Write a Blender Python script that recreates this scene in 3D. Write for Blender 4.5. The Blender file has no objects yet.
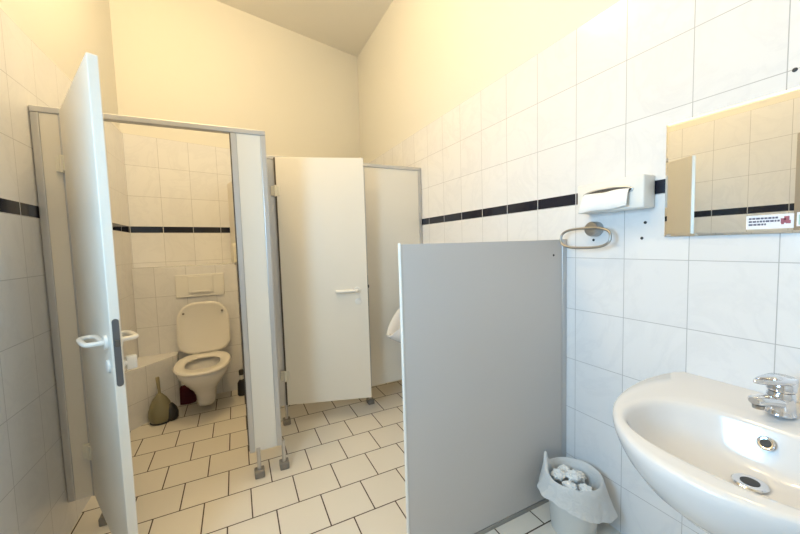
import bpy, bmesh, math, random
from mathutils import Vector, Matrix
random.seed(7)
PI = math.pi
scn = bpy.context.scene
COL = scn.collection

# ------------------------------------------------------------------ camera
cam_d = bpy.data.cameras.new('camera')
cam = bpy.data.objects.new('camera', cam_d)
COL.objects.link(cam)
cam_d.sensor_fit = 'HORIZONTAL'
cam_d.sensor_width = 36.0
cam_d.lens = 338.5451 / 800 * 36.0
cam_d.clip_start = 0.02
YAW, PITCH, ROLL = 0.451, -0.0654, -0.0299
fwd = Vector((math.sin(YAW) * math.cos(PITCH), math.cos(YAW) * math.cos(PITCH), math.sin(PITCH)))
rgt0 = Vector((math.cos(YAW), -math.sin(YAW), 0))
up0 = rgt0.cross(fwd)
rgt = math.cos(ROLL) * rgt0 + math.sin(ROLL) * up0
upv = -math.sin(ROLL) * rgt0 + math.cos(ROLL) * up0
M = Matrix((rgt, upv, -fwd)).transposed().to_4x4()
M.translation = Vector((-1.4996, 0.0, 1.3304))
cam.matrix_world = M
scn.camera = cam

# ------------------------------------------------------------------ world, lights, exposure
scn.view_settings.view_transform = 'Standard'
scn.view_settings.look = 'None'
scn.view_settings.gamma = 1.0
scn.view_settings.use_curve_mapping = False
scn.view_settings.exposure = 0.06
world = bpy.data.worlds.new('world')
scn.world = world
world.use_nodes = True
wn = world.node_tree.nodes['Background']
wn.inputs[0].default_value = (0.62, 0.78, 1.0, 1)
wn.inputs[1].default_value = 1.0
DAY = 37.0       # daylight through the window in the left wall
LAMP_FILL = 25.0     # unseen lamp added to warm the left wall and front panels
LAMP = 46.0      # warm ceiling lamp


def area(name, loc, target, sx, sy, power, colr):
    d = bpy.data.lights.new(name, 'AREA')
    d.shape = 'RECTANGLE'
    d.size, d.size_y = sx, sy
    d.energy = power
    d.color = colr
    o = bpy.data.objects.new(name, d)
    COL.objects.link(o)
    o.location = loc
    o.rotation_euler = (Vector(target) - Vector(loc)).to_track_quat('-Z', 'Y').to_euler()
    return o


area('window_daylight', (-2.36, 0.565, 1.60), (0.0, 0.50, 1.58), 0.72, 0.78, DAY, (0.35, 0.68, 1.0))


# ------------------------------------------------------------------ materials
def mat(name, colr, rough=0.5, metal=0.0, spec=0.5, bump=0.0, bscale=40.0, vary=0.0, vscale=6.0, coat=0.0):
    m = bpy.data.materials.new(name)
    m.use_nodes = True
    nt = m.node_tree
    b = nt.nodes['Principled BSDF']
    b.inputs['Base Color'].default_value = (*colr, 1)
    b.inputs['Roughness'].default_value = rough
    b.inputs['Metallic'].default_value = metal
    b.inputs['Specular IOR Level'].default_value = spec
    if coat:
        b.inputs['Coat Weight'].default_value = coat
        b.inputs['Coat Roughness'].default_value = 0.05
    tc = nt.nodes.new('ShaderNodeTexCoord')
    if vary:
        n = nt.nodes.new('ShaderNodeTexNoise')
        n.inputs['Scale'].default_value = vscale
        n.inputs['Detail'].default_value = 4
        nt.links.new(tc.outputs['Object'], n.inputs['Vector'])
        mx = nt.nodes.new('ShaderNodeMix')
        mx.data_type = 'RGBA'
        mx.inputs[6].default_value = (*[c * (1 - vary) for c in colr], 1)
        mx.inputs[7].default_value = (*[min(1, c * (1 + vary)) for c in colr], 1)
        nt.links.new(n.outputs['Fac'], mx.inputs[0])
        nt.links.new(mx.outputs[2], b.inputs['Base Color'])
    if bump:
        n2 = nt.nodes.new('ShaderNodeTexNoise')
        n2.inputs['Scale'].default_value = bscale
        n2.inputs['Detail'].default_value = 3
        nt.links.new(tc.outputs['Object'], n2.inputs['Vector'])
        bp = nt.nodes.new('ShaderNodeBump')
        bp.inputs['Strength'].default_value = bump
        bp.inputs['Distance'].default_value = 0.004
        nt.links.new(n2.outputs['Fac'], bp.inputs['Height'])
        nt.links.new(bp.outputs['Normal'], b.inputs['Normal'])
    return m


def tile_mat(name, c1, c2, grout, bw, rh, offset, mortar, rough, veins=None, coords='UV', loc=(0, 0, 0), scl=(1, 1, 1), bump=0.5, wear=None):
    m = bpy.data.materials.new(name)
    m.use_nodes = True
    nt = m.node_tree
    L = nt.links.new
    b = nt.nodes['Principled BSDF']
    b.inputs['Roughness'].default_value = rough
    tc = nt.nodes.new('ShaderNodeTexCoord')
    mp = nt.nodes.new('ShaderNodeMapping')
    mp.inputs['Location'].default_value = loc
    mp.inputs['Scale'].default_value = scl
    L(tc.outputs[coords], mp.inputs['Vector'])
    br = nt.nodes.new('ShaderNodeTexBrick')
    br.offset = offset
    br.offset_frequency = 2
    br.squash = 1.0
    br.inputs['Color1'].default_value = (*c1, 1)
    br.inputs['Color2'].default_value = (*c2, 1)
    br.inputs['Mortar'].default_value = (*grout, 1)
    br.inputs['Scale'].default_value = 1.0
    br.inputs['Mortar Size'].default_value = mortar
    br.inputs['Mortar Smooth'].default_value = 0.15
    br.inputs['Bias'].default_value = 0.0
    br.inputs['Brick Width'].default_value = bw
    br.inputs['Row Height'].default_value = rh
    L(mp.outputs['Vector'], br.inputs['Vector'])
    out = br.outputs['Color']
    if veins:
        n = nt.nodes.new('ShaderNodeTexNoise')
        n.inputs['Scale'].default_value = 3.3
        n.inputs['Detail'].default_value = 7
        n.inputs['Roughness'].default_value = 0.62
        n.inputs['Distortion'].default_value = 1.4
        L(tc.outputs['Object'], n.inputs['Vector'])
        r = nt.nodes.new('ShaderNodeValToRGB')
        e = r.color_ramp.elements
        e[0].position = 0.44
        e[0].color = (0, 0, 0, 1)
        e[1].position = 0.56
        e[1].color = (0, 0, 0, 1)
        k = r.color_ramp.elements.new(0.5)
        k.color = (1, 1, 1, 1)
        L(n.outputs['Fac'], r.inputs['Fac'])
        n3 = nt.nodes.new('ShaderNodeTexNoise')
        n3.inputs['Scale'].default_value = 2.2
        L(tc.outputs['Object'], n3.inputs['Vector'])
        mu = nt.nodes.new('ShaderNodeMath')
        mu.operation = 'MULTIPLY'
        L(r.outputs['Color'], mu.inputs[0])
        L(n3.outputs['Fac'], mu.inputs[1])
        mu2 = nt.nodes.new('ShaderNodeMath')
        mu2.operation = 'MULTIPLY'
        mu2.inputs[1].default_value = veins[1]
        L(mu.outputs[0], mu2.inputs[0])
        mx = nt.nodes.new('ShaderNodeMix')
        mx.data_type = 'RGBA'
        mx.inputs[7].default_value = (*veins[0], 1)
        L(mu2.outputs[0], mx.inputs[0])
        L(out, mx.inputs[6])
        out = mx.outputs[2]
    if wear:
        n = nt.nodes.new('ShaderNodeTexNoise')
        n.inputs['Scale'].default_value = 2.5
        n.inputs['Detail'].default_value = 6
        L(tc.outputs['Object'], n.inputs['Vector'])
        mx = nt.nodes.new('ShaderNodeMix')
        mx.data_type = 'RGBA'
        mx.blend_type = 'MULTIPLY'
        mx.inputs[7].default_value = (*wear, 1)
        L(n.outputs['Fac'], mx.inputs[0])
        L(out, mx.inputs[6])
        out = mx.outputs[2]
    L(out, b.inputs['Base Color'])
    rr = nt.nodes.new('ShaderNodeMapRange')
    rr.inputs[3].default_value = rough
    rr.inputs[4].default_value = 0.85
    L(br.outputs['Fac'], rr.inputs[0])
    L(rr.outputs[0], b.inputs['Roughness'])
    bp = nt.nodes.new('ShaderNodeBump')
    bp.invert = True
    bp.inputs['Strength'].default_value = bump
    bp.inputs['Distance'].default_value = 0.002
    L(br.outputs['Fac'], bp.inputs['Height'])
    L(bp.outputs['Normal'], b.inputs['Normal'])
    return m


TW, TH, ZS, HS = 0.2305, 0.2557, 1.497, 0.055
ZT = ZS + HS + 3 * TH
H = 3.70
FW, FH, FY0, FX0 = 0.224, 0.2308, 3.1555, -1.8304

m_tile = tile_mat('glazed_wall_tile', (0.83, 0.83, 0.83), (0.80, 0.80, 0.805), (0.45, 0.45, 0.455), TW, TH, 0.0, 0.0014, 0.16, veins=((0.60, 0.61, 0.64), 0.28), bump=0.2)
m_stripe = tile_mat('navy_border_tile', (0.006, 0.009, 0.022), (0.008, 0.011, 0.027), (0.55, 0.55, 0.55), TW, 10.0, 0.0, 0.0025, 0.12)
m_floor = tile_mat('floor_tile', (0.78, 0.745, 0.675), (0.75, 0.715, 0.645), (0.085, 0.06, 0.042), FW, FH, 0.5, 0.0034, 0.28,
                   coords='Object', loc=(-FX0 + 0.5 * FW, FY0, 0), scl=(1, -1, 1), wear=(0.93, 0.92, 0.90))
m_paint = mat('wall_paint', (0.78, 0.765, 0.70), 0.75, bump=0.12, bscale=60, vary=0.015, vscale=2)
m_ceil = mat('ceiling_paint', (0.84, 0.81, 0.735), 0.8, bump=0.1, bscale=50)
m_panel = mat('laminate_panel', (0.79, 0.755, 0.675), 0.42, vary=0.01, vscale=3)
m_door = mat('laminate_door', (0.81, 0.775, 0.695), 0.38, vary=0.01, vscale=3)
m_grey_panel = mat('grey_laminate', (0.59, 0.56, 0.535), 0.40, vary=0.015, vscale=3)
m_alu = mat('anodised_aluminium', (0.56, 0.555, 0.55), 0.38, metal=0.65)
m_gap = mat('gap_shade_and_dark_parts', (0.10, 0.085, 0.07), 0.7)  # dark brown for shade in the door gaps; also bolt, seal and slot
m_white_plastic = mat('white_plastic', (0.82, 0.81, 0.77), 0.3)
m_cream_plastic = mat('cream_plastic', (0.80, 0.77, 0.66), 0.3)
m_porc = mat('porcelain', (0.74, 0.735, 0.735), 0.14, coat=0.4)
m_seat = mat('toilet_seat_plastic', (0.80, 0.775, 0.72), 0.22)
m_water = mat('bowl_shadow_water', (0.42, 0.40, 0.34), 0.05)
m_chrome = mat('chrome', (0.74, 0.75, 0.78), 0.09, metal=1.0)
m_steel = mat('brushed_steel', (0.40, 0.39, 0.375), 0.3, metal=1.0)
m_dark = mat('black_plastic', (0.018, 0.018, 0.02), 0.35)
m_greyplate = mat('grey_lock_plate', (0.14, 0.14, 0.145), 0.45, metal=0.5)
m_foot = mat('foot_plastic', (0.24, 0.22, 0.19), 0.5)
m_mirror = mat('mirror_silver', (0.90, 0.91, 0.90), 0.0, metal=1.0)
m_bevel = mat('mirror_bevel_silver', (0.93, 0.94, 0.94), 0.02, metal=1.0)
m_mirror_back = mat('mirror_edge', (0.42, 0.36, 0.28), 0.4)
m_paper = mat('paper', (0.88, 0.88, 0.87), 0.9, bump=0.25, bscale=60)
m_tissue = mat('tissue', (0.90, 0.89, 0.86), 0.9)
m_sticker = mat('sticker_paper', (0.86, 0.87, 0.92), 0.5)
m_ink = mat('sticker_ink', (0.10, 0.10, 0.17), 0.6)
m_red_ink = mat('sticker_red_ink', (0.38, 0.12, 0.16), 0.6)
m_green_ink = mat('sticker_green_ink', (0.45, 0.72, 0.62), 0.6)
m_bin = mat('bin_plastic', (0.78, 0.78, 0.75), 0.35)
m_brush = mat('olive_grey_plastic', (0.22, 0.20, 0.115), 0.35)
m_brush_handle = mat('olive_handle', (0.30, 0.26, 0.15), 0.4)
m_maroon = mat('maroon_cloth', (0.10, 0.012, 0.018), 0.9, bump=0.5, bscale=80)
m_wood = mat('door_laminate', (0.46, 0.42, 0.37), 0.5)
m_brass = mat('dull_metal', (0.30, 0.28, 0.25), 0.35, metal=0.8)

m_bag = bpy.data.materials.new('thin_bin_liner')
m_bag.use_nodes = True
_nt = m_bag.node_tree
_b = _nt.nodes['Principled BSDF']
_b.inputs['Base Color'].default_value = (0.92, 0.92, 0.91, 1)
_b.inputs['Roughness'].default_value = 0.3
_tr = _nt.nodes.new('ShaderNodeBsdfTransparent')
_tl = _nt.nodes.new('ShaderNodeBsdfTranslucent')
_tl.inputs[0].default_value = (0.93, 0.93, 0.92, 1)
_m1 = _nt.nodes.new('ShaderNodeMixShader')
_m1.inputs[0].default_value = 0.28
_m2 = _nt.nodes.new('ShaderNodeMixShader')
_m2.inputs[0].default_value = 0.16
_nt.links.new(_b.outputs[0], _m1.inputs[1])
_nt.links.new(_tl.outputs[0], _m1.inputs[2])
_nt.links.new(_m1.outputs[0], _m2.inputs[1])
_nt.links.new(_tr.outputs[0], _m2.inputs[2])
_nt.links.new(_m2.outputs[0], _nt.nodes['Material Output'].inputs[0])
_tc = _nt.nodes.new('ShaderNodeTexCoord')
_nz = _nt.nodes.new('ShaderNodeTexNoise')
_nz.inputs['Scale'].default_value = 26
_nz.inputs['Detail'].default_value = 4
_nz.inputs['Distortion'].default_value = 1.5
_bp = _nt.nodes.new('ShaderNodeBump')
_bp.inputs['Strength'].default_value = 0.6
_bp.inputs['Distance'].default_value = 0.012
_nt.links.new(_tc.outputs['Object'], _nz.inputs['Vector'])
_nt.links.new(_nz.outputs['Fac'], _bp.inputs['Height'])
_nt.links.new(_bp.outputs['Normal'], _b.inputs['Normal'])
_nt.links.new(_bp.outputs['Normal'], _tl.inputs['Normal'])

m_glow = bpy.data.materials.new('lamp_opal')
m_glow.use_nodes = True
_b = m_glow.node_tree.nodes['Principled BSDF']
_b.inputs['Base Color'].default_value = (0.9, 0.85, 0.7, 1)
_b.inputs['Emission Color'].default_value = (1.0, 0.72, 0.38, 1)
_b.inputs['Emission Strength'].default_value = 4.0

m_glass = bpy.data.materials.new('window_glass')
m_glass.use_nodes = True
_nt = m_glass.node_tree
_tr = _nt.nodes.new('ShaderNodeBsdfTransparent')
_gl = _nt.nodes.new('ShaderNodeBsdfGlossy')
_gl.inputs['Roughness'].default_value = 0.02
_mx = _nt.nodes.new('ShaderNodeMixShader')
_mx.inputs[0].default_value = 0.06
_nt.links.new(_tr.outputs[0], _mx.inputs[1])
_nt.links.new(_gl.outputs[0], _mx.inputs[2])
_nt.links.new(_mx.outputs[0], _nt.nodes['Material Output'].inputs[0])


# ------------------------------------------------------------------ mesh helpers
def finish(name, bm, mats, parent=None, smooth=False, loc=None):
    bmesh.ops.recalc_face_normals(bm, faces=bm.faces)
    me = bpy.data.meshes.new(name)
    bm.to_mesh(me)
    bm.free()
    if not isinstance(mats, (list, tuple)):
        mats = [mats]
    for k in mats:
        me.materials.append(k)
    if smooth:
        for p in me.polygons:
            p.use_smooth = True
        me.set_sharp_from_angle(angle=math.radians(smooth if smooth > 1 else 40))
    o = bpy.data.objects.new(name, me)
    COL.objects.link(o)
    if parent:
        o.parent = parent
    if loc:
        o.location = loc
    return o


def thing(name, label, cat, loc=(0, 0, 0), rz=0.0, group=None):
    o = bpy.data.objects.new(name, None)
    o.empty_display_size = 0.05
    COL.objects.link(o)
    o.location = loc
    o.rotation_euler = (0, 0, rz)
    o['label'] = label
    o['category'] = cat
    if group:
        o['group'] = group
    return o


def tag(o, label, cat, group=None):
    o['label'] = label
    o['category'] = cat
    if group:
        o['group'] = group
    return o


def struct(o):
    o['kind'] = 'structure'
    return o


def box(bm, x0, x1, y0, y1, z0, z1, bev=0.0, seg=2, T=None, mi=0):
    vs = [bm.verts.new(v) for v in ((x0, y0, z0), (x1, y0, z0), (x1, y1, z0), (x0, y1, z0), (x0, y0, z1), (x1, y0, z1), (x1, y1, z1), (x0, y1, z1))]
    fs = []
    for q in ((0, 3, 2, 1), (4, 5, 6, 7), (0, 1, 5, 4), (1, 2, 6, 5), (2, 3, 7, 6), (3, 0, 4, 7)):
        f = bm.faces.new([vs[i] for i in q])
        f.material_index = mi
        fs.append(f)
    geo = set(vs)
    if bev:
        es = list({e for f in fs for e in f.edges})
        r = bmesh.ops.bevel(bm, geom=es, offset=bev, segments=seg, profile=0.5, affect='EDGES')
        geo = {v for v in vs if v.is_valid} | {v for f in r['faces'] for v in f.verts}
        for f in r['faces']:
            f.material_index = mi
    if T is not None:
        bmesh.ops.transform(bm, matrix=T, verts=list(geo))
    return bm


def loft(bm, rings, cap0=True, cap1=True, closed=True, mi=0):
    R = [[bm.verts.new(p) for p in r] for r in rings]
    n = len(R[0])
    for a, b in zip(R, R[1:]):
        for i in range(n if closed else n - 1):
            j = (i + 1) % n
            f = bm.faces.new((a[i], a[j], b[j], b[i]))
            f.material_index = mi
    if cap0:
        bm.faces.new(R[0]).material_index = mi
    if cap1:
        bm.faces.new(list(reversed(R[-1]))).material_index = mi
    return R


def lathe(bm, prof, c=(0, 0, 0), n=32, axis='z', cap=True, mi=0):
    rings = []
    for r, h in prof:
        ring = []
        for i in range(n):
            a = 2 * PI * i / n
            p = (r * math.cos(a), r * math.sin(a), h)
            if axis == 'x':
                p = (h, r * math.cos(a), r * math.sin(a))
            elif axis == 'y':
                p = (r * math.cos(a), h, r * math.sin(a))
            ring.append((p[0] + c[0], p[1] + c[1], p[2] + c[2]))
        rings.append(ring)
    return loft(bm, rings, cap, cap, mi=mi)


def tube(bm, pts, r, n=12, closed=False, mi=0):
    pts = [Vector(p) for p in pts]
    m = len(pts)
    rings = []
    prev = None
    for i, p in enumerate(pts):
        if closed:
            t = pts[(i + 1) % m] - pts[i - 1]
        else:
            t = pts[min(i + 1, m - 1)] - pts[max(i - 1, 0)]
        t.normalize()
        if prev is None:
            a = Vector((0, 0, 1)) if abs(t.z) < 0.9 else Vector((1, 0, 0))
            nrm = t.cross(a).normalized()
        else:
            nrm = (prev - t * prev.dot(t)).normalized()
        prev = nrm
        bn = t.cross(nrm)
        rr = r(i / (m - 1)) if callable(r) else r
        rings.append([p + nrm * (rr * math.cos(2 * PI * k / n)) + bn * (rr * math.sin(2 * PI * k / n)) for k in range(n)])
    if closed:
        rings.append(rings[0])
        R = [[bm.verts.new(q) for q in rg] for rg in rings[:-1]]
        for i in range(m):
            a, b = R[i], R[(i + 1) % m]
            for k in range(n):
                bm.faces.new((a[k], a[(k + 1) % n], b[(k + 1) % n], b[k])).material_index = mi
    else:
        loft(bm, rings, mi=mi)
    return bm


def one(name, mats, parent, fn, smooth=False):
    bm = bmesh.new()
    fn(bm)
    return finish(name, bm, mats, parent, smooth)


# ------------------------------------------------------------------ room shell
UVN = 'UVMap'


def wall_piece(bm, P0, P1, zlo, zhi, anchor, prof_t=0.014, thick=0.14, tiled=True):
    """Wall running P0 -> P1 with the room on the left; bands: tile / border / tile / paint. Tile cladding stands proud of the plaster."""
    uv = bm.loops.layers.uv.verify()
    P0, P1 = Vector((*P0, 0)), Vector((*P1, 0))
    d = (P1 - P0)
    Ln = d.length
    d.normalize()
    nrm = Vector((-d.y, d.x, 0))      # into the room
    levels = [(0.0, ZS, 0, ZS), (ZS, ZS + HS, 1, ZS), (ZS + HS, ZT, 0, ZS + HS), (ZT, H, 2, 0)]
    prof = []      # (depth, z, material, v anchor) for the face that starts at this point
    for a, b, mi, va in levels:
        lo, hi = max(a, zlo), min(b, zhi)
        if hi - lo < 1e-5:
            continue
        dep = 0.0 if mi != 2 else -prof_t
        prof.append((dep, lo, hi, mi, va))
    pts = []
    fm = []
    for k, (dep, lo, hi, mi, va) in enumerate(prof):
        if pts and abs(pts[-1][0] - dep) > 1e-6:
            pts.append((dep, lo))
            fm.append((0, ZS + HS))
        elif not pts:
            pts.append((dep, lo))
        pts.append((dep, hi))
        fm.append((mi, va))
    pts += [(-thick, prof[-1][2]), (-thick, prof[0][1])]
    fm += [(2, 0)] * 3
    A = [bm.verts.new(P0 + nrm * p[0] + Vector((0, 0, p[1]))) for p in pts]
    B = [bm.verts.new(P1 + nrm * p[0] + Vector((0, 0, p[1]))) for p in pts]
    n = len(pts)
    for i in range(n):
        j = (i + 1) % n
        f = bm.faces.new((A[i], B[i], B[j], A[j]))
        f.material_index = fm[i][0]
        for lp in f.loops:
            co = lp.vert.co
            lp[uv].uv = ((co - P0).dot(d) - anchor, co.z - fm[i][1])
    for ring in (A, B):
        f = bm.faces.new(ring)
        f.material_index = 2
        for lp in f.loops:
            lp[uv].uv = (0.1, 0.1)


XL, YN = -2.287, -0.95
SL = 0.262
YBL, YBR = 3.56, 3.56 + SL * 2.287
WM = [m_tile, m_stripe, m_paint]

# right wall (P0 at the far end so the room lies on the left of the run)
bm = bmesh.new()
wall_piece(bm, (0, YN - 0.1), (0, YBR + 0.1), 0, H, 1.117 - YN + 0.1)
struct(finish('wall_right', bm, WM))
# left wall with a window opposite the washbasin (its frame shows at the edge of the mirror)
WY0, WY1, WZ0, WZ1 = 0.13, 1.0, 1.15, 2.06
bm = bmesh.new()
anc = (YBL + 0.1) - 1.951
an2 = anc - (YBL + 0.1 - WY1)
wall_piece(bm, (XL, YBL + 0.1), (XL, WY1), 0, H, anc)
wall_piece(bm, (XL, WY1), (XL, WY0), 0, WZ0, an2)
wall_piece(bm, (XL, WY1), (XL, WY0), WZ1, H, an2)
wall_piece(bm, (XL, WY0), (XL, YN - 0.1), 0, H, an2 - (WY1 - WY0))
struct(finish('wall_left', bm, WM))
# slanted back wall
bm = bmesh.new()
e = 0.1
P0 = (0.0 + e, YBR + SL * e)
P1 = (XL - e, YBL - SL * e)
wall_piece(bm, P0, P1, 0, H, math.hypot(P0[0] + 2.06, (P0[0] + 2.06) * SL))
struct(finish('wall_back', bm, WM))
# near wall behind the camera
bm = bmesh.new()
wall_piece(bm, (XL - 0.1, YN), (0.1, YN), 0, H, 0)
struct(finish('wall_near', bm, WM))


def floor_like(name, z0, z1, m):
    b = bmesh.new()
    pl = [(XL - 0.14, YN - 0.14), (0.14, YN - 0.14), (0.14, YBR + 0.2), (XL - 0.14, YBL + 0.1)]
    loft(b, [[(x, y, z0) for x, y in pl], [(x, y, z1) for x, y in pl]])
    return struct(finish(name, b, m))


floor_like('floor', -0.1, 0.0, m_floor)
floor_like('ceiling', H, H + 0.1, m_ceil)

# window in the left wall
win = bmesh.new()
for a in ((WY0, WY1, WZ0, WZ0 + 0.05), (WY0, WY1, WZ1 - 0.05, WZ1), (WY0, WY0 + 0.05, WZ0 + 0.05, WZ1 - 0.05), (WY1 - 0.05, WY1, WZ0 + 0.05, WZ1 - 0.05)):
    box(win, XL - 0.06, XL + 0.012, a[0], a[1], a[2], a[3], 0.004)
w = struct(finish('window_1', win, m_wood))
one('window_pane', m_glass, w, lambda b: box(b, XL - 0.036, XL - 0.030, WY0 + 0.05, WY1 - 0.05, WZ0 + 0.05, WZ1 - 0.05))
one('window_sill', m_white_plastic, w, lambda b: box(b, XL - 0.005, XL + 0.04, WY0, WY1, WZ0 - 0.02, WZ0, 0.003))

# boxed-in pipes in the first cubicle: low front wall under the ledge and a diagonal corner
c14, s14 = 1 / math.hypot(1, SL), SL / math.hypot(1, SL)
LZ = 1.2


def slant(x, d):
    """Point on the slanted wall at room x, pulled d into the room."""
    return (x + s14 * d, YBL + SL * (x - XL) - c14 * d)


def uv_prism(name, pl, z0, z1, mats, sides, top=0):
    b = bmesh.new()
    uv = b.loops.layers.uv.verify()
    lo = [b.verts.new((x, y, z0)) for x, y in pl]
    hi = [b.verts.new((x, y, z1)) for x, y in pl]
    n = len(pl)
    for i in range(n):
        j = (i + 1) % n
        f = b.faces.new((lo[i], lo[j], hi[j], hi[i]))
        L0 = (Vector(pl[j]) - Vector(pl[i])).length
        for lp, (uu, vv) in zip(f.loops, ((0, z0), (L0, z0), (L0, z1), (0, z1))):
            lp[uv].uv = (uu - sides[0], vv - sides[1])
    for ring in (lo, hi):
        f = b.faces.new(ring)
        for lp in f.loops:
            lp[uv].uv = (lp.vert.co.x * 0.3 + 0.11, 0.02 + 0.01 * lp.vert.co.y)
    return struct(finish(name, b, mats))


PWY = 3.52      # front face of the low wall
uv_prism('trim_1', [(XL + 0.002, PWY), (-1.496, PWY), slant(-1.548, 0.003), (XL + 0.002, slant(XL, 0.003)[1])], 0.0, LZ, m_tile, (0.15, LZ))
uv_prism('trim_2', [(XL + 0.002, 3.09), (-2.0, 3.41), (-2.0, PWY - 0.001), (XL + 0.002, PWY - 0.001)], 0.0, 0.445, m_tile, (0.16, 0.445))

# ------------------------------------------------------------------ ceiling lamps (out of frame; the second is added to brighten left and front)
def ceiling_lamp(lx, ly, label, power):
    lamp = thing('ceiling_lamp', label, 'lamp', (lx, ly, H), 0, 'ceiling lamps')
    one('lamp_base', m_white_plastic, lamp, lambda b: lathe(b, [(0.17, -0.03), (0.17, -0.0005)], n=40), 40)
    one('lamp_shade', m_glow, lamp, lambda b: lathe(b, [(0.165 * math.sin(t), -0.0305 - 0.085 * math.cos(t)) for t in [0.03 + i * (PI / 2 - 0.03) / 8 for i in range(9)]], n=40), 60)
    pl = bpy.data.lights.new('lamp_light', 'POINT')
    pl.energy = power
    pl.color = (1.0, 0.73, 0.38)
    pl.shadow_soft_size = 0.13
    plo = bpy.data.objects.new('lamp_light', pl)
    COL.objects.link(plo)
    plo.location = (lx, ly, H - 0.28)


ceiling_lamp(-1.60, 2.05, 'round opal ceiling lamp above the cubicles', LAMP)
ceiling_lamp(-1.88, 1.05, 'added round opal ceiling lamp, unseen, brightening the left and front of the room', LAMP_FILL)

# ------------------------------------------------------------------ cubicles
TZ0, TZ1 = 0.15, 1.968        # panel bottom / top
HZ = 1.996                    # top of header rail


def profile(b, x0, x1, z0=TZ0, z1=TZ1, y0=-0.004, y1=0.034):
    box(b, x0, x1, y0, y1, z0, z1, 0.004)


def panel(name, parent, x0, x1, z0=TZ0, z1=TZ1, m=None):
    return one(name, m or m_panel, parent, lambda b: box(b, x0, x1, 0.0, 0.03, z0, z1, 0.0015))


def foot(parent, x, y=0.015):
    def leg(b):
        lathe(b, [(0.011, 0.02), (0.011, TZ0 + 0.02)], (x, y, 0), 16)
    f = one('leg', m_alu, parent, leg, 40)

    def fb(b):
        box(b, x - 0.027, x + 0.027, y - 0.03, y + 0.03, 0.0, 0.042, 0.006)
    one('foot', m_foot, f, fb)
    return f


def hinge(b, x, z, y=-0.022, h=0.07):
    box(b, x - 0.030, x + 0.030, y, y + 0.016, z - h / 2, z + h / 2, 0.004)
    lathe(b, [(0.009, z - h / 2 - 0.004), (0.009, z + h / 2 + 0.004)], (x, y, 0), 16)


def dloop(b, x0, x1, yo, z, side, r=0.0085):
    """Lever with a return: neck at x0, bar to x1, bent back to the leaf. side=-1 outer, +1 inner."""
    d = 0.058 * side
    pts = [(x0, yo, z), (x0, yo + d * 0.55, z), (x0 - 0.006, yo + d * 0.86, z), (x0 - 0.022, yo + d, z), (x1 + 0.03, yo + d, z),
           (x1 + 0.008, yo + d * 0.86, z), (x1, yo + d * 0.55, z), (x1 + 0.006, yo + d * 0.25, z), (x1 + 0.03, yo + d * 0.14, z), (x0 - 0.03, yo + d * 0.16, z)]
    # smooth the path a little
    P = [Vector(p) for p in pts]
    Q = [P[0]]
    for a, c in zip(P, P[1:]):
        Q += [a.lerp(c, 0.25), a.lerp(c, 0.75)]
    Q.append(P[-1])
    tube(b, Q, r, 12)


def make_door(parent, loc, rz, W, hx, z_h, inner=True):
    d = one('door', m_door, parent, lambda b: box(b, 0.008, W, -0.016, 0.014, TZ0 + 0.012, 1.978, 0.003, 3))
    d.location = loc
    d.rotation_euler = (0, 0, rz)
    for z in (1.742, 0.385):
        one('hinge', m_cream_plastic, d, lambda b, z=z: hinge(b, 0.0, z))

    def shade_strip(b):
        box(b, -0.003, 0.0075, -0.012, 0.012, TZ0 + 0.012, 1.978)
    one('gap_shade', m_gap, d, shade_strip)  # dark strip standing in for the shadow along the hinge side
    one('handle', m_white_plastic, d, lambda b: (dloop(b, hx, hx - 0.155, -0.016, z_h, -1), lathe(b, [(0.024, -0.026), (0.026, -0.0165)], (hx, 0, z_h), 24, 'y')), 50)
    if inner:
        one('handle', m_white_plastic, d, lambda b: (dloop(b, hx, hx - 0.13, 0.014, z_h, 1), lathe(b, [(0.026, 0.0145), (0.024, 0.024)], (hx, 0, z_h), 24, 'y')), 50)

        def turn(b):
            lathe(b, [(0.022, 0.0145), (0.020, 0.022), (0.011, 0.024), (0.011, 0.034)], (hx + 0.005, 0, z_h - 0.085), 20, 'y')
            box(b, hx - 0.006, hx + 0.016, 0.030, 0.062, z_h - 0.112, z_h - 0.062, 0.004)
        one('thumb_turn', m_white_plastic, d, turn, 40)
    one('lock_rosette', m_white_plastic, d, lambda b: (lathe(b, [(0.015, -0.025), (0.022, -0.023), (0.024, -0.0165)], (hx + 0.005, 0, z_h - 0.085), 24, 'y')), 40)

    def plate(b):
        n = 10
        rings = []
        for xx in (W - 0.002, W + 0.0025):
            ring = [(xx, 0.0095 * math.cos(PI + PI * i / n) - 0.001, 0.99 - 0.108 + 0.0095 * math.sin(PI + PI * i / n)) for i in range(n + 1)]
            ring += [(xx, 0.0095 * math.cos(PI * i / n) - 0.001, 0.99 + 0.108 + 0.0095 * math.sin(PI * i / n)) for i in range(n + 1)]
            rings.append(ring)
        loft(b, rings)
    one('lock_plate', m_greyplate, d, plate)
    one('latch_bolt', m_gap, d, lambda b: box(b, W + 0.003, W + 0.012, -0.007, 0.006, 1.012, 1.036, 0.002))
    return d


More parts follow.
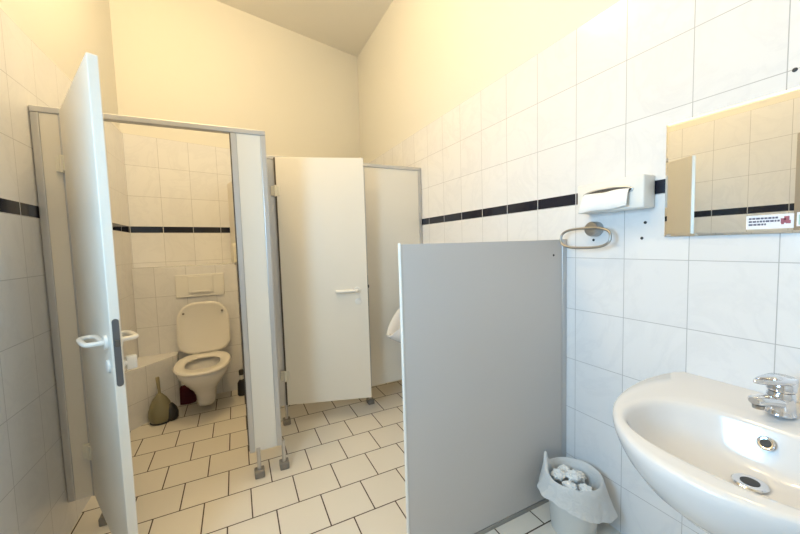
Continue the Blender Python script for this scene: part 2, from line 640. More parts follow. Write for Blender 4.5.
O1 = (-2.287, 2.093, 0)
c1 = thing('toilet_cubicle', 'white toilet cubicle with its door standing wide open, beside the left wall', 'toilet cubicle', O1)
one('wall_profile', m_alu, c1, lambda b: profile(b, 0.003, 0.032))
panel('narrow_panel', c1, 0.032, 0.096)
one('hinge_post', m_alu, c1, lambda b: profile(b, 0.096, 0.118))
foot(c1, 0.142, 0.0)
one('gap_shade', m_gap, c1, lambda b: box(b, 0.1185, 0.1265, 0.012, 0.030, TZ0 + 0.012, TZ1 - 0.001))  # dark box put in as the shade between post and door
for z in (1.742, 0.385):
    one('hinge_leaf', m_cream_plastic, c1, lambda b, z=z: box(b, 0.078, 0.118, -0.018, -0.0045, z - 0.035, z + 0.035, 0.003))
one('header_rail', m_alu, c1, lambda b: box(b, 0.003, 0.977, -0.006, 0.036, TZ1, HZ, 0.004))
one('latch_post', m_alu, c1, lambda b: profile(b, 0.799, 0.828))
one('door_seal', m_gap, c1, lambda b: box(b, 0.7925, 0.7985, 0.0, 0.03, TZ0 + 0.012, TZ1 - 0.001))
panel('panel', c1, 0.828, 0.948)
one('corner_post', m_alu, c1, lambda b: profile(b, 0.948, 0.977))
foot(c1, 0.845, 0.0)
foot(c1, 0.985, 0.012)


def skew_panel(parent, O, A, B, z0, z1, name, m, th=0.028):
    """Vertical panel between two room points, thickness th, coordinates local to O."""
    A, B = Vector((A[0] - O[0], A[1] - O[1])), Vector((B[0] - O[0], B[1] - O[1]))
    d = (B - A).normalized()
    n = Vector((-d.y, d.x)) * th / 2
    pl = [A - n, B - n, B + n, A + n]
    return one(name, m, parent, lambda b: loft(b, [[(p.x, p.y, z0) for p in pl], [(p.x, p.y, z1) for p in pl]]))


ye = 3.56 + SL * (-1.523 + 2.287) - 0.006
skew_panel(c1, O1, (-1.322, 2.13), (-1.285, 2.585), TZ0, TZ1, 'side_panel', m_panel)
skew_panel(c1, O1, (-1.258, 2.67), (-1.520, ye - 0.04), TZ0, TZ1, 'divider_panel', m_panel)

door1 = make_door(c1, (0.122, -0.012, 0), math.radians(-65.6), 0.69, 0.625, 1.02)

O2 = (-1.245, 2.617, 0)
c2 = thing('toilet_cubicle', 'white toilet cubicle with its door slightly ajar, set back beside the urinal', 'toilet cubicle', O2)
one('hinge_post', m_alu, c2, lambda b: profile(b, -0.022, 0.032))
foot(c2, 0.026)
one('header_rail', m_alu, c2, lambda b: box(b, -0.022, 1.242, -0.006, 0.036, TZ1, HZ, 0.004))
one('latch_post', m_alu, c2, lambda b: profile(b, 0.690, 0.718))
foot(c2, 0.704)
panel('panel', c2, 0.718, 1.212)
one('wall_profile', m_alu, c2, lambda b: profile(b, 1.212, 1.242))
door2 = make_door(c2, (0.032, -0.014, 0), math.radians(-17.5), 0.632, 0.552, 1.0, inner=True)

# ------------------------------------------------------------------ first cubicle: toilet and its fittings
TA = math.atan(SL)
tx, ty = -1.785, PWY - 0.001
toilet = thing('toilet', 'white wall-hung toilet with its lid up, inside the open cubicle', 'toilet', (tx, ty, 0), 0)


def scaled(fn, sx=1.09, sy=1.2):
    def f(b):
        fn(b)
        for v in b.verts:
            v.co.x *= sx
            v.co.y *= sy
    return f


def egg(hw, yb, yf, z, n=48, p=2.3):
    """Closed outline: yb back, yf front (both negative into the room)."""
    out = []
    yc = yb + (yf - yb) * 0.46
    for i in range(n):
        a = 2 * PI * i / n
        s, c = math.sin(a), math.cos(a)
        x = hw * math.copysign(abs(s) ** (2 / p), s)
        y = yc + (yb - yc if c > 0 else yc - yf) * math.copysign(abs(c) ** (2 / p), c)
        out.append((x, y, z))
    return out


def bowl(b):
    R = [egg(0.045, -0.17, -0.29, 0.055), egg(0.062, -0.14, -0.315, 0.062), egg(0.068, -0.10, -0.335, 0.10), egg(0.073, -0.06, -0.36, 0.16), egg(0.095, -0.02, -0.40, 0.215),
         egg(0.135, -0.004, -0.465, 0.28), egg(0.165, -0.003, -0.515, 0.335), egg(0.178, -0.003, -0.54, 0.375), egg(0.180, -0.003, -0.545, 0.40), egg(0.176, -0.005, -0.54, 0.408),
         egg(0.135, -0.13, -0.50, 0.408), egg(0.128, -0.14, -0.49, 0.395), egg(0.11, -0.17, -0.46, 0.33), egg(0.075, -0.2, -0.40, 0.26), egg(0.03, -0.25, -0.33, 0.23)]
    loft(b, R)


one('bowl', m_porc, toilet, scaled(bowl), 50)


def seat(b):
    o0, o1, o2 = egg(0.184, -0.075, -0.553, 0.411), egg(0.187, -0.07, -0.557, 0.42), egg(0.180, -0.078, -0.55, 0.432)
    i2, i1, i0 = egg(0.122, -0.165, -0.475, 0.430), egg(0.114, -0.172, -0.466, 0.420), egg(0.116, -0.17, -0.468, 0.411)
    loft(b, [o0, o1, o2, i2, i1, i0, o0], False, False)
    bmesh.ops.remove_doubles(b, verts=b.verts, dist=1e-5)


one('seat', m_seat, toilet, scaled(seat), 50)


def lid(b):
    n = 40
    tl = math.radians(7)

    def ring(k, off):
        r = []
        W2, Hh = 0.184 * k, 0.445
        for i in range(n):
            a = 2 * PI * i / n
            s, c = math.sin(a), math.cos(a)
            x = W2 * math.copysign(abs(s) ** (2 / 3.4), s)
            zz = Hh / 2 + (Hh / 2 * (1 if k == 1 else k)) * math.copysign(abs(c) ** (2 / (2.6 if c > 0 else 5)), c)
            # lean back by tl about the hinge line
            r.append((x, -0.118 + zz * math.sin(tl) - off * math.cos(tl), 0.437 + zz * math.cos(tl)))
        return r
    loft(b, [ring(0.97, -0.006), ring(1, -0.001), ring(1, 0.008), ring(0.97, 0.013), ring(0.9, 0.013), ring(0.87, 0.009)])


ld = one('lid', m_seat, toilet, scaled(lid, 1.11, 1.0), 40)
for s in (-1, 1):
    one('buffer', m_brass, ld, lambda b, s=s: lathe(b, [(0.009, -0.098), (0.009, -0.088)], (s * 0.148, 0, 0.79), 16, 'y'), 40)
for s in (-1, 1):
    one('hinge', m_seat, toilet, lambda b, s=s: box(b, s * 0.075 - 0.022, s * 0.075 + 0.022, -0.128, -0.09, 0.409, 0.445, 0.006), 40)

px_, py_ = -1.797, PWY - 0.0005
fp = thing('flush_plate', 'white rectangular flush plate on the tiled wall above the toilet', 'flush plate', (px_, py_, 1.022), 0)
one('plate', m_white_plastic, fp, lambda b: box(b, -0.19, 0.19, -0.016, 0.0, -0.100, 0.100, 0.006, 3))
one('button', m_white_plastic, fp, lambda b: box(b, -0.095, 0.10, -0.024, -0.0165, -0.066, 0.086, 0.005, 3))
one('button_lip', m_white_plastic, fp, lambda b: box(b, -0.07, 0.075, -0.034, -0.0245, -0.062, -0.045, 0.004, 2))

# toilet brush standing in a drop-shaped holder by the boxed corner
br = thing('toilet_brush', 'olive grey toilet brush in drop-shaped holder by the boxed corner', 'toilet brush', (-2.095, 3.165, 0), 0)


def holder(b):
    prof = [(0.070, 0.012), (0.079, 0.03), (0.083, 0.06), (0.079, 0.10), (0.066, 0.145), (0.046, 0.185), (0.026, 0.21), (0.018, 0.222)]
    lathe(b, prof, n=32)


one('holder', m_brush, br, holder, 60)
one('base', m_dark, br, lambda b: lathe(b, [(0.072, 0.0), (0.076, 0.004), (0.074, 0.0115)], n=32), 40)


def lobe(b):
    R = []
    for k, z in ((0.7, 0.002), (1.0, 0.02), (1.05, 0.06), (0.85, 0.10), (0.4, 0.135)):
        R.append([(0.062 + 0.055 * k * math.cos(2 * PI * i / 24), -0.012 + 0.045 * k * math.sin(2 * PI * i / 24), z) for i in range(24)])
    loft(b, R)


one('opening', m_dark, br, lobe, 60)
one('handle', m_brush_handle, br, lambda b: tube(b, [(0, 0, 0.215), (-0.002, 0, 0.26), (-0.004, 0.0, 0.31), (-0.006, 0, 0.355)], lambda t: 0.010 + 0.003 * t, 14), 40)

# dark bottle by the divider
bo = thing('cleaning_bottle', 'small black bottle with pale collar on the floor right of the toilet', 'bottle', (-1.512, 3.38, 0), 0)
one('body', m_dark, bo, lambda b: lathe(b, [(0.036, 0.0), (0.04, 0.006), (0.038, 0.06), (0.036, 0.115), (0.022, 0.138), (0.016, 0.145)], n=28), 40)
one('collar', m_white_plastic, bo, lambda b: lathe(b, [(0.016, 0.1455), (0.018, 0.15), (0.017, 0.185)], n=24), 40)
one('cap', m_dark, bo, lambda b: lathe(b, [(0.018, 0.1855), (0.020, 0.19), (0.020, 0.225), (0.014, 0.235)], n=24), 40)


# dark red cloth under the bowl
def cloth(b):
    rr = random.Random(3)
    R = []
    for k, z in ((1.0, 0.0), (1.0, 0.03), (0.82, 0.075), (0.5, 0.12), (0.22, 0.15)):
        R.append([((0.075 * k * (1 + 0.12 * rr.uniform(-1, 1))) * math.cos(2 * PI * i / 18) - 0.03 * (1 - k), (0.045 * k * (1 + 0.12 * rr.uniform(-1, 1))) * math.sin(2 * PI * i / 18), z + (0.008 * rr.uniform(-1, 1) if z else 0)) for i in range(18)])
    loft(b, R)


bm = bmesh.new()
cloth(bm)
o = finish('floor_cloth', bm, m_maroon, None, 60)
o.location = (-1.955, 3.45, 0)
tag(o, 'dark maroon crumpled cloth on the floor under the toilet bowl', 'cloth')

# paper holder on the divider
dd = Vector((-1.520 + 1.258, ye - 2.64)).normalized()
hp = Vector((-1.258, 2.64)) + dd * 0.93
th = thing('toilet_paper_holder', 'cream toilet paper holder on the cubicle divider right of the toilet', 'paper holder', (hp.x - 0.007, hp.y, 1.30), math.atan2(dd.y, dd.x) - PI / 2)
one('cover', m_cream_plastic, th, lambda b: box(b, -0.05, -0.0145, -0.05, 0.06, -0.09, 0.09, 0.012, 3), 40)
one('paper_roll', m_paper, th, lambda b: lathe(b, [(0.04, -0.044), (0.04, -0.018)], (0, 0.0, -0.075), 24, 'x'), 40)

# ------------------------------------------------------------------ urinal and its screen
ur = thing('urinal', 'white wall-hung urinal between the grey screen and set-back cubicle', 'urinal', (0, 2.30, 0.0), 0)


def urinal_body(b):
    n = 40

    def ring(z, dep, hw, p=2.2):
        out = []
        for i in range(n):
            t = i / (n - 1)
            a = PI * t
            out.append((-0.001 - dep * abs(math.sin(a)) ** (2 / p), -hw * math.copysign(abs(math.cos(a)) ** (2 / p), math.cos(a)), z))
        return out
    # rim height rises from the front lip towards the wall
    def rim(dep, hw, z_front, z_back, p=2.2):
        r = ring(0, dep, hw, p)
        return [(x, y, z_back + (z_front - z_back) * (min(1, abs(x) / dep)) ** 2.0) for x, y, z in r]
    R = [ring(0.42, 0.08, 0.06), ring(0.45, 0.13, 0.10), ring(0.52, 0.22, 0.145), rim(0.39, 0.17, 0.575, 0.62), rim(0.49, 0.178, 0.63, 0.74), rim(0.505, 0.18, 0.645, 0.92), rim(0.499, 0.176, 0.658, 0.96),
         rim(0.475, 0.15, 0.656, 0.95), rim(0.45, 0.138, 0.63, 0.90), rim(0.33, 0.11, 0.55, 0.80), rim(0.2, 0.07, 0.52, 0.62)]
    loft(b, R, True, True)


one('bowl', m_porc, ur, urinal_body, 50)
one('flush_pipe', m_chrome, ur, lambda b: tube(b, [(-0.03, 0, 0.955), (-0.03, 0, 1.12)], 0.011, 14), 40)
one('push_valve', m_chrome, ur, lambda b: (lathe(b, [(0.027, -0.075), (0.027, -0.002)], (0, 0, 1.14), 24, 'x'), lathe(b, [(0.018, -0.09), (0.018, -0.074)], (0, 0, 1.14), 24, 'x')), 40)

PY = 1.169
sc = thing('urinal_screen', 'waist-to-chest high grey urinal screen panel fixed to the right wall', 'partition', (-0.47, PY, 0))
one('panel', m_grey_panel, sc, lambda b: box(b, -0.4555, 0.437, 0.0, 0.013, 0.022, 1.332, 0.001))
one('edge_trim', m_white_plastic, sc, lambda b: box(b, -0.463, -0.456, -0.002, 0.015, 0.0, 1.336, 0.002))
one('wall_profile', m_alu, sc, lambda b: box(b, 0.4375, 0.4685, -0.004, 0.017, 0.0, 1.336, 0.003))
one('base_rail', m_steel, sc, lambda b: box(b, -0.4555, 0.437, -0.004, 0.017, 0.0, 0.0215, 0.002))
one('screw', m_dark, sc, lambda b: lathe(b, [(0.004, -0.003), (0.006, -0.0005)], (0.378, 0, 1.257), 14, 'y'), 40)

# ------------------------------------------------------------------ right wall fittings
dp = thing('paper_towel_dispenser', 'white paper towel dispenser box on the navy tile border', 'dispenser', (0, 0.912, 1.51))


def disp_case(b):
    box(b, -0.078, -0.0008, -0.142, 0.141, -0.064, 0.064, 0.007, 3)


one('case', m_white_plastic, dp, disp_case, 40)


def slot(b):
    pts = []
    for i in range(40):
        a = 2 * PI * i / 40
        pts.append((-0.0795, 0.003 + 0.104 * math.cos(a), 0.013 + 0.019 * math.sin(a)))
    tube(b, pts, 0.0035, 8, closed=True)


one('slot_rim', m_alu, dp, slot, 40)


def slot_in(b):
    loft(b, [[(x, 0.003 + 0.102 * math.cos(2 * PI * i / 40), 0.013 + 0.017 * math.sin(2 * PI * i / 40)) for i in range(40)] for x in (-0.0795, -0.0782)])


one('slot_opening', m_gap, dp, slot_in)


def towel(b):
    prof = [(-0.0805, 0.016), (-0.086, 0.016), (-0.093, 0.008), (-0.098, -0.008), (-0.101, -0.03), (-0.104, -0.062)]
    n = 22
    V = []
    for k, (x, z) in enumerate(prof):
        row = []
        for i in range(n + 1):
            t = i / n
            y = 0.092 - 0.184 * t + 0.024 * (k / 5) * (1 - t)
            zz = z + (0.010 * (t) * (k / 5)) + 0.002 * math.sin(t * 9 + k)
            row.append((x + 0.003 * math.sin(t * 7 + 0.5 * k) * (k / 5), y, zz))
        V.append(row)
    for off in (0.0, 0.0012):
        pass
    top = [[b.verts.new(p) for p in r] for r in V]
    bot = [[b.verts.new((p[0] + 0.0012, p[1], p[2] - 0.0012)) for p in r] for r in V]
    m = len(V)
    for k in range(m - 1):
        for i in range(n):
            b.faces.new((top[k][i], top[k][i + 1], top[k + 1][i + 1], top[k + 1][i]))
            b.faces.new((bot[k][i], bot[k + 1][i], bot[k + 1][i + 1], bot[k][i + 1]))
    for k in range(m - 1):
        b.faces.new((top[k][0], top[k + 1][0], bot[k + 1][0], bot[k][0]))
        b.faces.new((top[k][n], bot[k][n], bot[k + 1][n], top[k + 1][n]))
    for i in range(n):
        b.faces.new((top[0][i], bot[0][i], bot[0][i + 1], top[0][i + 1]))
        b.faces.new((top[-1][i], top[-1][i + 1], bot[-1][i + 1], bot[-1][i]))


bm = bmesh.new()
towel(bm)
o = finish('paper_towel', bm, m_paper, None, 60)
o.location = (0, 0.912, 1.51)
tag(o, 'white paper towel hanging out of the dispenser slot', 'paper towel')

rg = thing('towel_ring', 'oval chrome towel ring on the wall beneath the paper towel dispenser', 'towel ring', (0, 1.010, 1.376))
one('rosette', m_steel, rg, lambda b: lathe(b, [(0.022, -0.0445), (0.031, -0.043), (0.0335, -0.038), (0.0335, -0.001)], n=28, axis='x'), 40)


def ring_path(b):
    pts = []
    hw, hh = 0.122, 0.0445
    for i in range(64):
        a = 2 * PI * i / 64
        s, c = math.sin(a), math.cos(a)
        y = hw * math.copysign(abs(c) ** (2 / 3.2), c)
        z = hh * math.copysign(abs(s) ** (2 / 2.6), s)
        pts.append((-0.052 - 0.006 * (1 - s), y + 0.022, z - 0.040))
    tube(b, pts, 0.0058, 12, closed=True)


one('ring', m_steel, rg, ring_path, 50)

for (y, z, lab) in ((1.025, 1.326, 'small dark screw hole in the white tile inside the towel ring'),
                    (0.817, 1.328, 'lower of two dark screw holes between towel ring and mirror'),
                    (0.805, 1.391, 'upper of two dark screw holes between towel ring and mirror'),
                    (0.410, 1.806, 'small dark screw hole in the tile above the mirror')):
    bm = bmesh.new()
    lathe(bm, [(0.0035, -0.0022), (0.0058, -0.0015), (0.0062, -0.0003)], n=14, axis='x')
    o = finish('screw_hole', bm, m_dark, None, 40)
    o.location = (0, y, z)
    tag(o, lab, 'screw hole', 'screw holes in the right wall')

# mirror
MZ0, MZ1, MY0, MY1 = 1.331, 1.752, 0.085, 0.732
mr = thing('mirror', 'rectangular wall mirror with a sticker along its bottom edge, above washbasin', 'mirror', (0, (MY0 + MY1) / 2, MZ0))
hy, hz = (MY1 - MY0) / 2, MZ1 - MZ0
BV = 0.008
one('backing', m_mirror_back, mr, lambda b: box(b, -0.006, -0.0008, -hy, hy, 0, hz))
one('glass', m_mirror, mr, lambda b: box(b, -0.0102, -0.0062, -hy + BV, hy - BV, BV, hz - BV))


def bevel(b):
    o = [(-0.0090, y, z) for y, z in ((-hy, 0), (hy, 0), (hy, hz), (-hy, hz))]
    i = [(-0.0101, y, z) for y, z in ((-hy + BV, BV), (hy - BV, BV), (hy - BV, hz - BV), (-hy + BV, hz - BV))]
    k = [(-0.0062, y, z) for y, z in ((-hy + BV, BV), (hy - BV, BV), (hy - BV, hz - BV), (-hy + BV, hz - BV))]
    ko = [(-0.0062, y, z) for y, z in ((-hy, 0), (hy, 0), (hy, hz), (-hy, hz))]
    loft(b, [ko, o, i, k], False, False)


one('bevel', m_bevel, mr, bevel)

# stickers on the mirror glass
st = thing('sticker', 'white sticker with three text lines and a small picture on the mirror', 'sticker', (-0.0103, 0.4475, 1.346))
one('paper', m_sticker, st, lambda b: box(b, -0.0006, -0.0001, -0.052, 0.052, 0, 0.043))
rr = random.Random(11)


def txt(b):
    for z, y1 in ((0.033, -0.018), (0.0235, -0.022), (0.014, 0.006)):
        y = 0.046
        while y > y1:
            L = min(rr.uniform(0.004, 0.0095), y - y1 + 0.001)
            box(b, -0.0008, -0.00062, y - L, y, z - 0.0028, z + 0.0028)
            y -= L + 0.0016


one('text_lines', m_ink, st, txt)


def pic(b):
    for a in ((-0.046, -0.036, 0.014, 0.024), (-0.043, -0.032, 0.024, 0.036), (-0.036, -0.025, 0.016, 0.030), (-0.032, -0.026, 0.012, 0.017)):
        box(b, -0.0008, -0.00062, a[0], a[1], a[2], a[3])


one('picture', m_red_ink, st, pic)
st2 = thing('sticker', 'pale green sticker at the right edge of the photo on the mirror', 'sticker', (-0.0103, 0.338, 1.35))
one('paper', m_sticker, st2, lambda b: box(b, -0.0006, -0.0001, -0.052, 0.052, 0, 0.041))
one('green_field', m_green_ink, st2, lambda b: box(b, -0.0008, -0.00062, 0.012, 0.048, 0.005, 0.034))

# ------------------------------------------------------------------ washbasin
SY = 0.36
RIM = 0.81
wb = thing('washbasin', 'white oval porcelain washbasin on the right wall under the mirror', 'washbasin', (0, SY, 0))
N = 96
C0 = (-0.405, 0.0)


def outer_poly():
    P = []
    for i in range(200):
        t = -1 + 2 * i / 199
        P.append((-0.2 - 0.460 * math.sqrt(max(0, 1 - t * t)), 0.342 * t))
    for i in range(1, 24):
        s = i / 24
        P.append((-0.2 + 0.1985 * s, 0.342 - 0.03 * s ** 2))
    P += [(-0.0015, 0.30), (-0.0015, 0.15), (-0.0015, 0), (-0.0015, -0.15), (-0.0015, -0.30)]
    for i in range(23, 0, -1):
        s = i / 24
        P.append((-0.2 + 0.1985 * s, -0.342 + 0.03 * s ** 2))
    return P


OP = outer_poly()


def hit(a):
    d = (math.cos(a), math.sin(a))
    best = None
    for (x0, y0), (x1, y1) in zip(OP, OP[1:] + OP[:1]):
        ex, ey = x1 - x0, y1 - y0
        den = d[0] * ey - d[1] * ex
        if abs(den) < 1e-12:
            continue
        wx, wy = x0 - C0[0], y0 - C0[1]
        t = (wx * ey - wy * ex) / den
        u = (wx * d[1] - wy * d[0]) / den
        if t > 0 and -1e-6 <= u <= 1 + 1e-6 and (best is None or t > best):
            best = t
    return (C0[0] + d[0] * best, C0[1] + d[1] * best)


# spread the angles by outline length so that corners stay smooth
ANG = [2 * PI * i / N for i in range(N)]
OUT = [hit(a) for a in ANG]


def inner(a, k=1.0, cx=C0[0]):
    p = 2.35
    c, s = math.cos(a), math.sin(a)
    r = 1.0 / ((abs(c) / 0.178) ** p + (abs(s) / 0.246) ** p) ** (1 / p)
    return (cx + r * k * c, r * k * s)


def basin(b):
    def ro(k, z, lift=0.0):
        out = []
        for (x, y) in OUT:
            nx, ny = C0[0] + (x - C0[0]) * k, y * k
            if x > -0.12:
                w = min(1, (x + 0.12) / 0.1)
                nx = nx * (1 - w) + x * w
            zz = z + lift * max(0, min(1, (x + 0.30) / 0.25))
            out.append((nx, ny, zz))
        return out

    def ri(k, z, cx=C0[0]):
        return [(*inner(a, k, cx), z) for a in ANG]

    def mix(A, B, t, z):
        return [((p[0] * (1 - t) + q[0] * t), (p[1] * (1 - t) + q[1] * t), z) for p, q in zip(A, B)]
    dr = [(-0.33 + 0.04 * math.cos(a), 0.04 * math.sin(a), 0.615) for a in ANG]
    R = [dr, mix(dr, ro(0.6, 0), 0.55, 0.63), ro(0.62, 0.6500), ro(0.80, 0.6900), ro(0.91, 0.7300), ro(0.965, 0.7600), ro(0.99, 0.7800, 0.004), ro(1.0, 0.7930, 0.006), ro(0.997, 0.8050, 0.008), ro(0.985, 0.8105, 0.010)]
    R += [mix(ro(0.985, 0), ri(1.06, 0), 0.35, 0), mix(ro(0.985, 0), ri(1.06, 0), 0.8, 0)]
    for q in (-2, -1):
        R[q] = [(x, y, RIM + 0.002 + 0.010 * max(0, min(1, (OUT[i][0] + 0.30) / 0.25)) * (1 - (0.25 if q == -2 else 0.75))) for i, (x, y, z) in enumerate(R[q])]
    R += [ri(1.05, 0.8115), ri(1.015, 0.8075), ri(0.985, 0.797), ri(0.95, 0.778), ri(0.88, 0.745), ri(0.76, 0.718, -0.395), ri(0.58, 0.699, -0.375), ri(0.36, 0.687, -0.35), ri(0.14, 0.682, -0.335)]
    loft(b, R)


one('basin', m_porc, wb, basin, 60)


def drain(b):
    lathe(b, [(0.034, 0.6835), (0.036, 0.688), (0.033, 0.691), (0.024, 0.6905)], (-0.333, 0.006, 0), 32)


one('drain', m_chrome, wb, drain, 40)
one('drain_hole', m_dark, wb, lambda b: lathe(b, [(0.019, 0.6909), (0.019, 0.6914)], (-0.333, 0.006, 0), 24))
# overflow on the rear bowl wall
T = Matrix.Translation((-0.250, 0.004, 0.770)) @ Matrix.Rotation(math.radians(-58), 4, 'Y')


def ovf(b, prof):
    lathe(b, prof, n=28)
    bmesh.ops.transform(b, matrix=T, verts=list(b.verts))


one('overflow_ring', m_chrome, wb, lambda b: ovf(b, [(0.017, -0.004), (0.018, 0.002), (0.015, 0.004), (0.0115, 0.003)]), 40)
one('overflow_hole', m_dark, wb, lambda b: ovf(b, [(0.0112, 0.002), (0.0112, 0.0034)]))

# faucet
fc = thing('faucet', 'chrome single-lever mixer tap with loop handle on the washbasin', 'faucet', (-0.135, SY + 0.012, RIM + 0.0095), math.radians(-13))
fc.scale = (1.12, 1.12, 1.12)
one('body', m_chrome, fc, lambda b: lathe(b, [(0.027, 0.0), (0.029, 0.004), (0.027, 0.010), (0.026, 0.03), (0.026, 0.052), (0.024, 0.060)], n=36), 40)


def spout(b):
    R = []
    for t, x, z, hw, hh in ((0, -0.012, 0.033, 0.021, 0.017), (0.3, -0.040, 0.041, 0.020, 0.015), (0.6, -0.064, 0.045, 0.0185, 0.0135), (0.9, -0.085, 0.046, 0.017, 0.012), (1, -0.092, 0.046, 0.012, 0.008)):
        R.append([(x, hw * math.cos(2 * PI * i / 24), z + hh * math.sin(2 * PI * i / 24)) for i in range(24)])
    loft(b, R)


one('spout', m_chrome, fc, spout, 50)
one('aerator', m_steel, fc, lambda b: lathe(b, [(0.011, 0.026), (0.012, 0.0345)], (-0.076, 0, 0), 20), 40)
one('cartridge_cap', m_chrome, fc, lambda b: lathe(b, [(0.0245, 0.0615), (0.027, 0.064), (0.0275, 0.080), (0.024, 0.085)], n=36), 40)


def lever(b):
    # flat pointed loop handle with a long opening, tilted up a little towards its tip
    n = 44

    def out(k):
        r = []
        for i in range(n):
            a = 2 * PI * i / n
            c, s_ = math.cos(a), math.sin(a)
            x = 0.027 * c if c > 0 else 0.094 * c
            w = 0.0285 if c > 0 else 0.0285 * (1 - 0.45 * (-c) ** 1.3)
            r.append((x * k, w * s_ * (k if k < 1 else 1)))
        return r

    def inn(k):
        return [(-0.052 + 0.029 * k * math.cos(2 * PI * i / n), 0.0125 * k * math.sin(2 * PI * i / n)) for i in range(n)]

    def lift(r, z):
        return [(x, y, z + 0.06 * -min(0, x + 0.02)) for x, y in r]
    R = [lift(inn(1.0), 0.0855), lift(out(0.93), 0.0855), lift(out(1.0), 0.089), lift(out(0.985), 0.0945), lift(out(0.92), 0.0965), lift(inn(1.12), 0.0965), lift(inn(1.0), 0.094), lift(inn(1.0), 0.0855)]
    loft(b, R, False, False)
    bmesh.ops.remove_doubles(b, verts=b.verts, dist=1e-6)


one('lever', m_chrome, fc, lever, 60)

# siphon under the basin
sp = thing('siphon', 'chrome bottle trap under the washbasin', 'siphon', (-0.33, SY, 0.30))


def trap(b):
    lathe(b, [(0.030, 0.285), (0.030, 0.312)], n=28)
    lathe(b, [(0.018, 0.06), (0.018, 0.2845)], n=24)


one('tailpipe', m_chrome, sp, trap, 40)
one('collar_nut', m_dark, sp, lambda b: lathe(b, [(0.029, 0.262), (0.031, 0.266), (0.031, 0.280), (0.029, 0.284)], n=28), 40)
one('bottle', m_chrome, sp, lambda b: lathe(b, [(0.028, 0.0), (0.034, 0.006), (0.034, 0.09), (0.022, 0.105)], n=28), 40)
one('wall_pipe', m_chrome, sp, lambda b: tube(b, [(0.03, 0, 0.075), (0.15, 0, 0.075), (0.3295, 0, 0.075)], 0.016, 16), 40)

# ------------------------------------------------------------------ waste bin, liner and paper
BX, BY = -0.168, 1.0
bn = thing('waste_bin', 'white round plastic waste bin between grey screen and washbasin', 'bin', (BX, BY, 0))


def bucket(b):
    prof = [(0.088, 0.0), (0.092, 0.006), (0.112, 0.235), (0.116, 0.24), (0.116, 0.246), (0.109, 0.246), (0.104, 0.22), (0.086, 0.012), (0.02, 0.010)]
    lathe(b, prof, n=40)


one('bucket', m_bin, bn, bucket, 40)


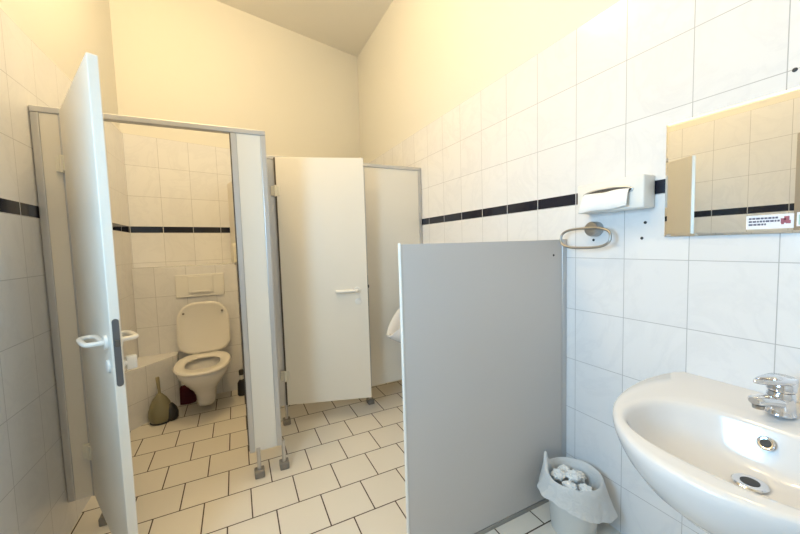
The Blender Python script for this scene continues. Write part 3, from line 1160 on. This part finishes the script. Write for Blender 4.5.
def liner(b):
    rr = random.Random(5)
    n = 72
    ph = [rr.uniform(0, 6.28) for _ in range(8)]

    def wob(a, k):
        return sum(math.sin(f * a + ph[f % 8] + 0.4 * k) / f for f in (3, 5, 8, 13)) * 0.5
    R = []
    # angle 0 = +x (wall), PI/2 = +y (screen), PI = -x, -PI/2 = towards the camera
    def drop(a):      # how far the outer skirt hangs
        return 0.085 + 0.03 * math.cos(a - (-0.95)) + 0.012 * wob(a, 2)

    def peak(a):      # gathered tip standing up at the screen side
        d = math.atan2(math.sin(a - 2.25), math.cos(a - 2.25))
        return math.exp(-(d / 0.32) ** 2)

    def flare(a):     # skirt corner sticking out near the wall and at the far left
        d = math.atan2(math.sin(a + 1.0), math.cos(a + 1.0))
        d2 = math.atan2(math.sin(a - 2.75), math.cos(a - 2.75))
        return 0.036 * math.exp(-(d / 0.5) ** 2) + 0.024 * math.exp(-(d2 / 0.45) ** 2)
    levels = [('in', 0.07, 0.085), ('in', 0.12, 0.097), ('in', 0.17, 0.1), ('in', 0.22, 0.104), ('rim', 0.262, 0.110), ('rim', 0.268, 0.117), ('rim', 0.262, 0.1225)]
    for k, (kind, z, r) in enumerate(levels):
        ring = []
        for i in range(n):
            a = 2 * PI * i / n
            rr_ = r - (0.006 * (1 + wob(a, k)) * (1 - 0.12 * k) if kind == 'in' else 0) + (0.002 * wob(a, k) if kind == 'rim' else 0)
            zz = z + (0.006 * wob(a, k) if kind == 'rim' else 0) + (0.075 * peak(a) if kind == 'rim' else 0)
            ring.append((rr_ * math.cos(a), rr_ * math.sin(a), zz))
        R.append(ring)
    for s in (0.2, 0.45, 0.7, 0.9, 1.0):
        ring = []
        for i in range(n):
            a = 2 * PI * i / n
            r = 0.1225 + 0.012 * s + flare(a) * s ** 1.3 + 0.006 * wob(a, 3 + s) * s + 0.0035 * s * math.sin(19 * a + 2 * math.sin(3 * a) + 1.5 * s)
            z = 0.262 - drop(a) * s * 1.15 + 0.05 * peak(a) * (1 - s) + 0.006 * wob(a, 6) * s
            ring.append((min(r * math.cos(a), 0.155), min(r * math.sin(a), 0.158), z))
        R.append(ring)
    loft(b, R, False, False)


bm = bmesh.new()
liner(bm)
o = finish('bin_liner', bm, m_bag, None, 70)
o.location = (BX, BY, 0)
tag(o, 'thin translucent white bin bag draped over the waste bin rim', 'bin bag')

spots = [(-0.052, -0.022, 0.212, 0.030, 'crumpled white paper at the front left of the waste bin'),
         (0.052, 0.012, 0.205, 0.030, 'crumpled white paper nearest the right wall in the waste bin'),
         (-0.040, 0.048, 0.222, 0.030, 'crumpled white paper at the left back of the waste bin, by the screen'),
         (0.006, -0.056, 0.200, 0.029, 'crumpled white paper at the very front of the waste bin'),
         (0.024, 0.062, 0.214, 0.026, 'crumpled white paper at the very back of the waste bin'),
         (0.0, 0.0, 0.232, 0.030, 'crumpled white paper topmost in the middle of the waste bin')]
for k, (x, y, z, r, lab) in enumerate(spots):
    rr = random.Random(20 + k)
    bm = bmesh.new()
    bmesh.ops.create_icosphere(bm, subdivisions=3, radius=r)
    for v in bm.verts:
        d = v.co.normalized()
        f = 1 + 0.20 * math.sin(7 * d.x + 3 * k) * math.sin(6 * d.y + k) + 0.10 * math.sin(13 * d.z + 11 * d.x) + 0.05 * rr.uniform(-1, 1)
        v.co = d * r * f
        v.co.z *= 0.62
    o = finish('crumpled_paper', bm, m_tissue, None, False)
    o.location = (BX + x, BY + y, z + 0.022)
    tag(o, lab, 'paper', 'used paper towels in the bin')
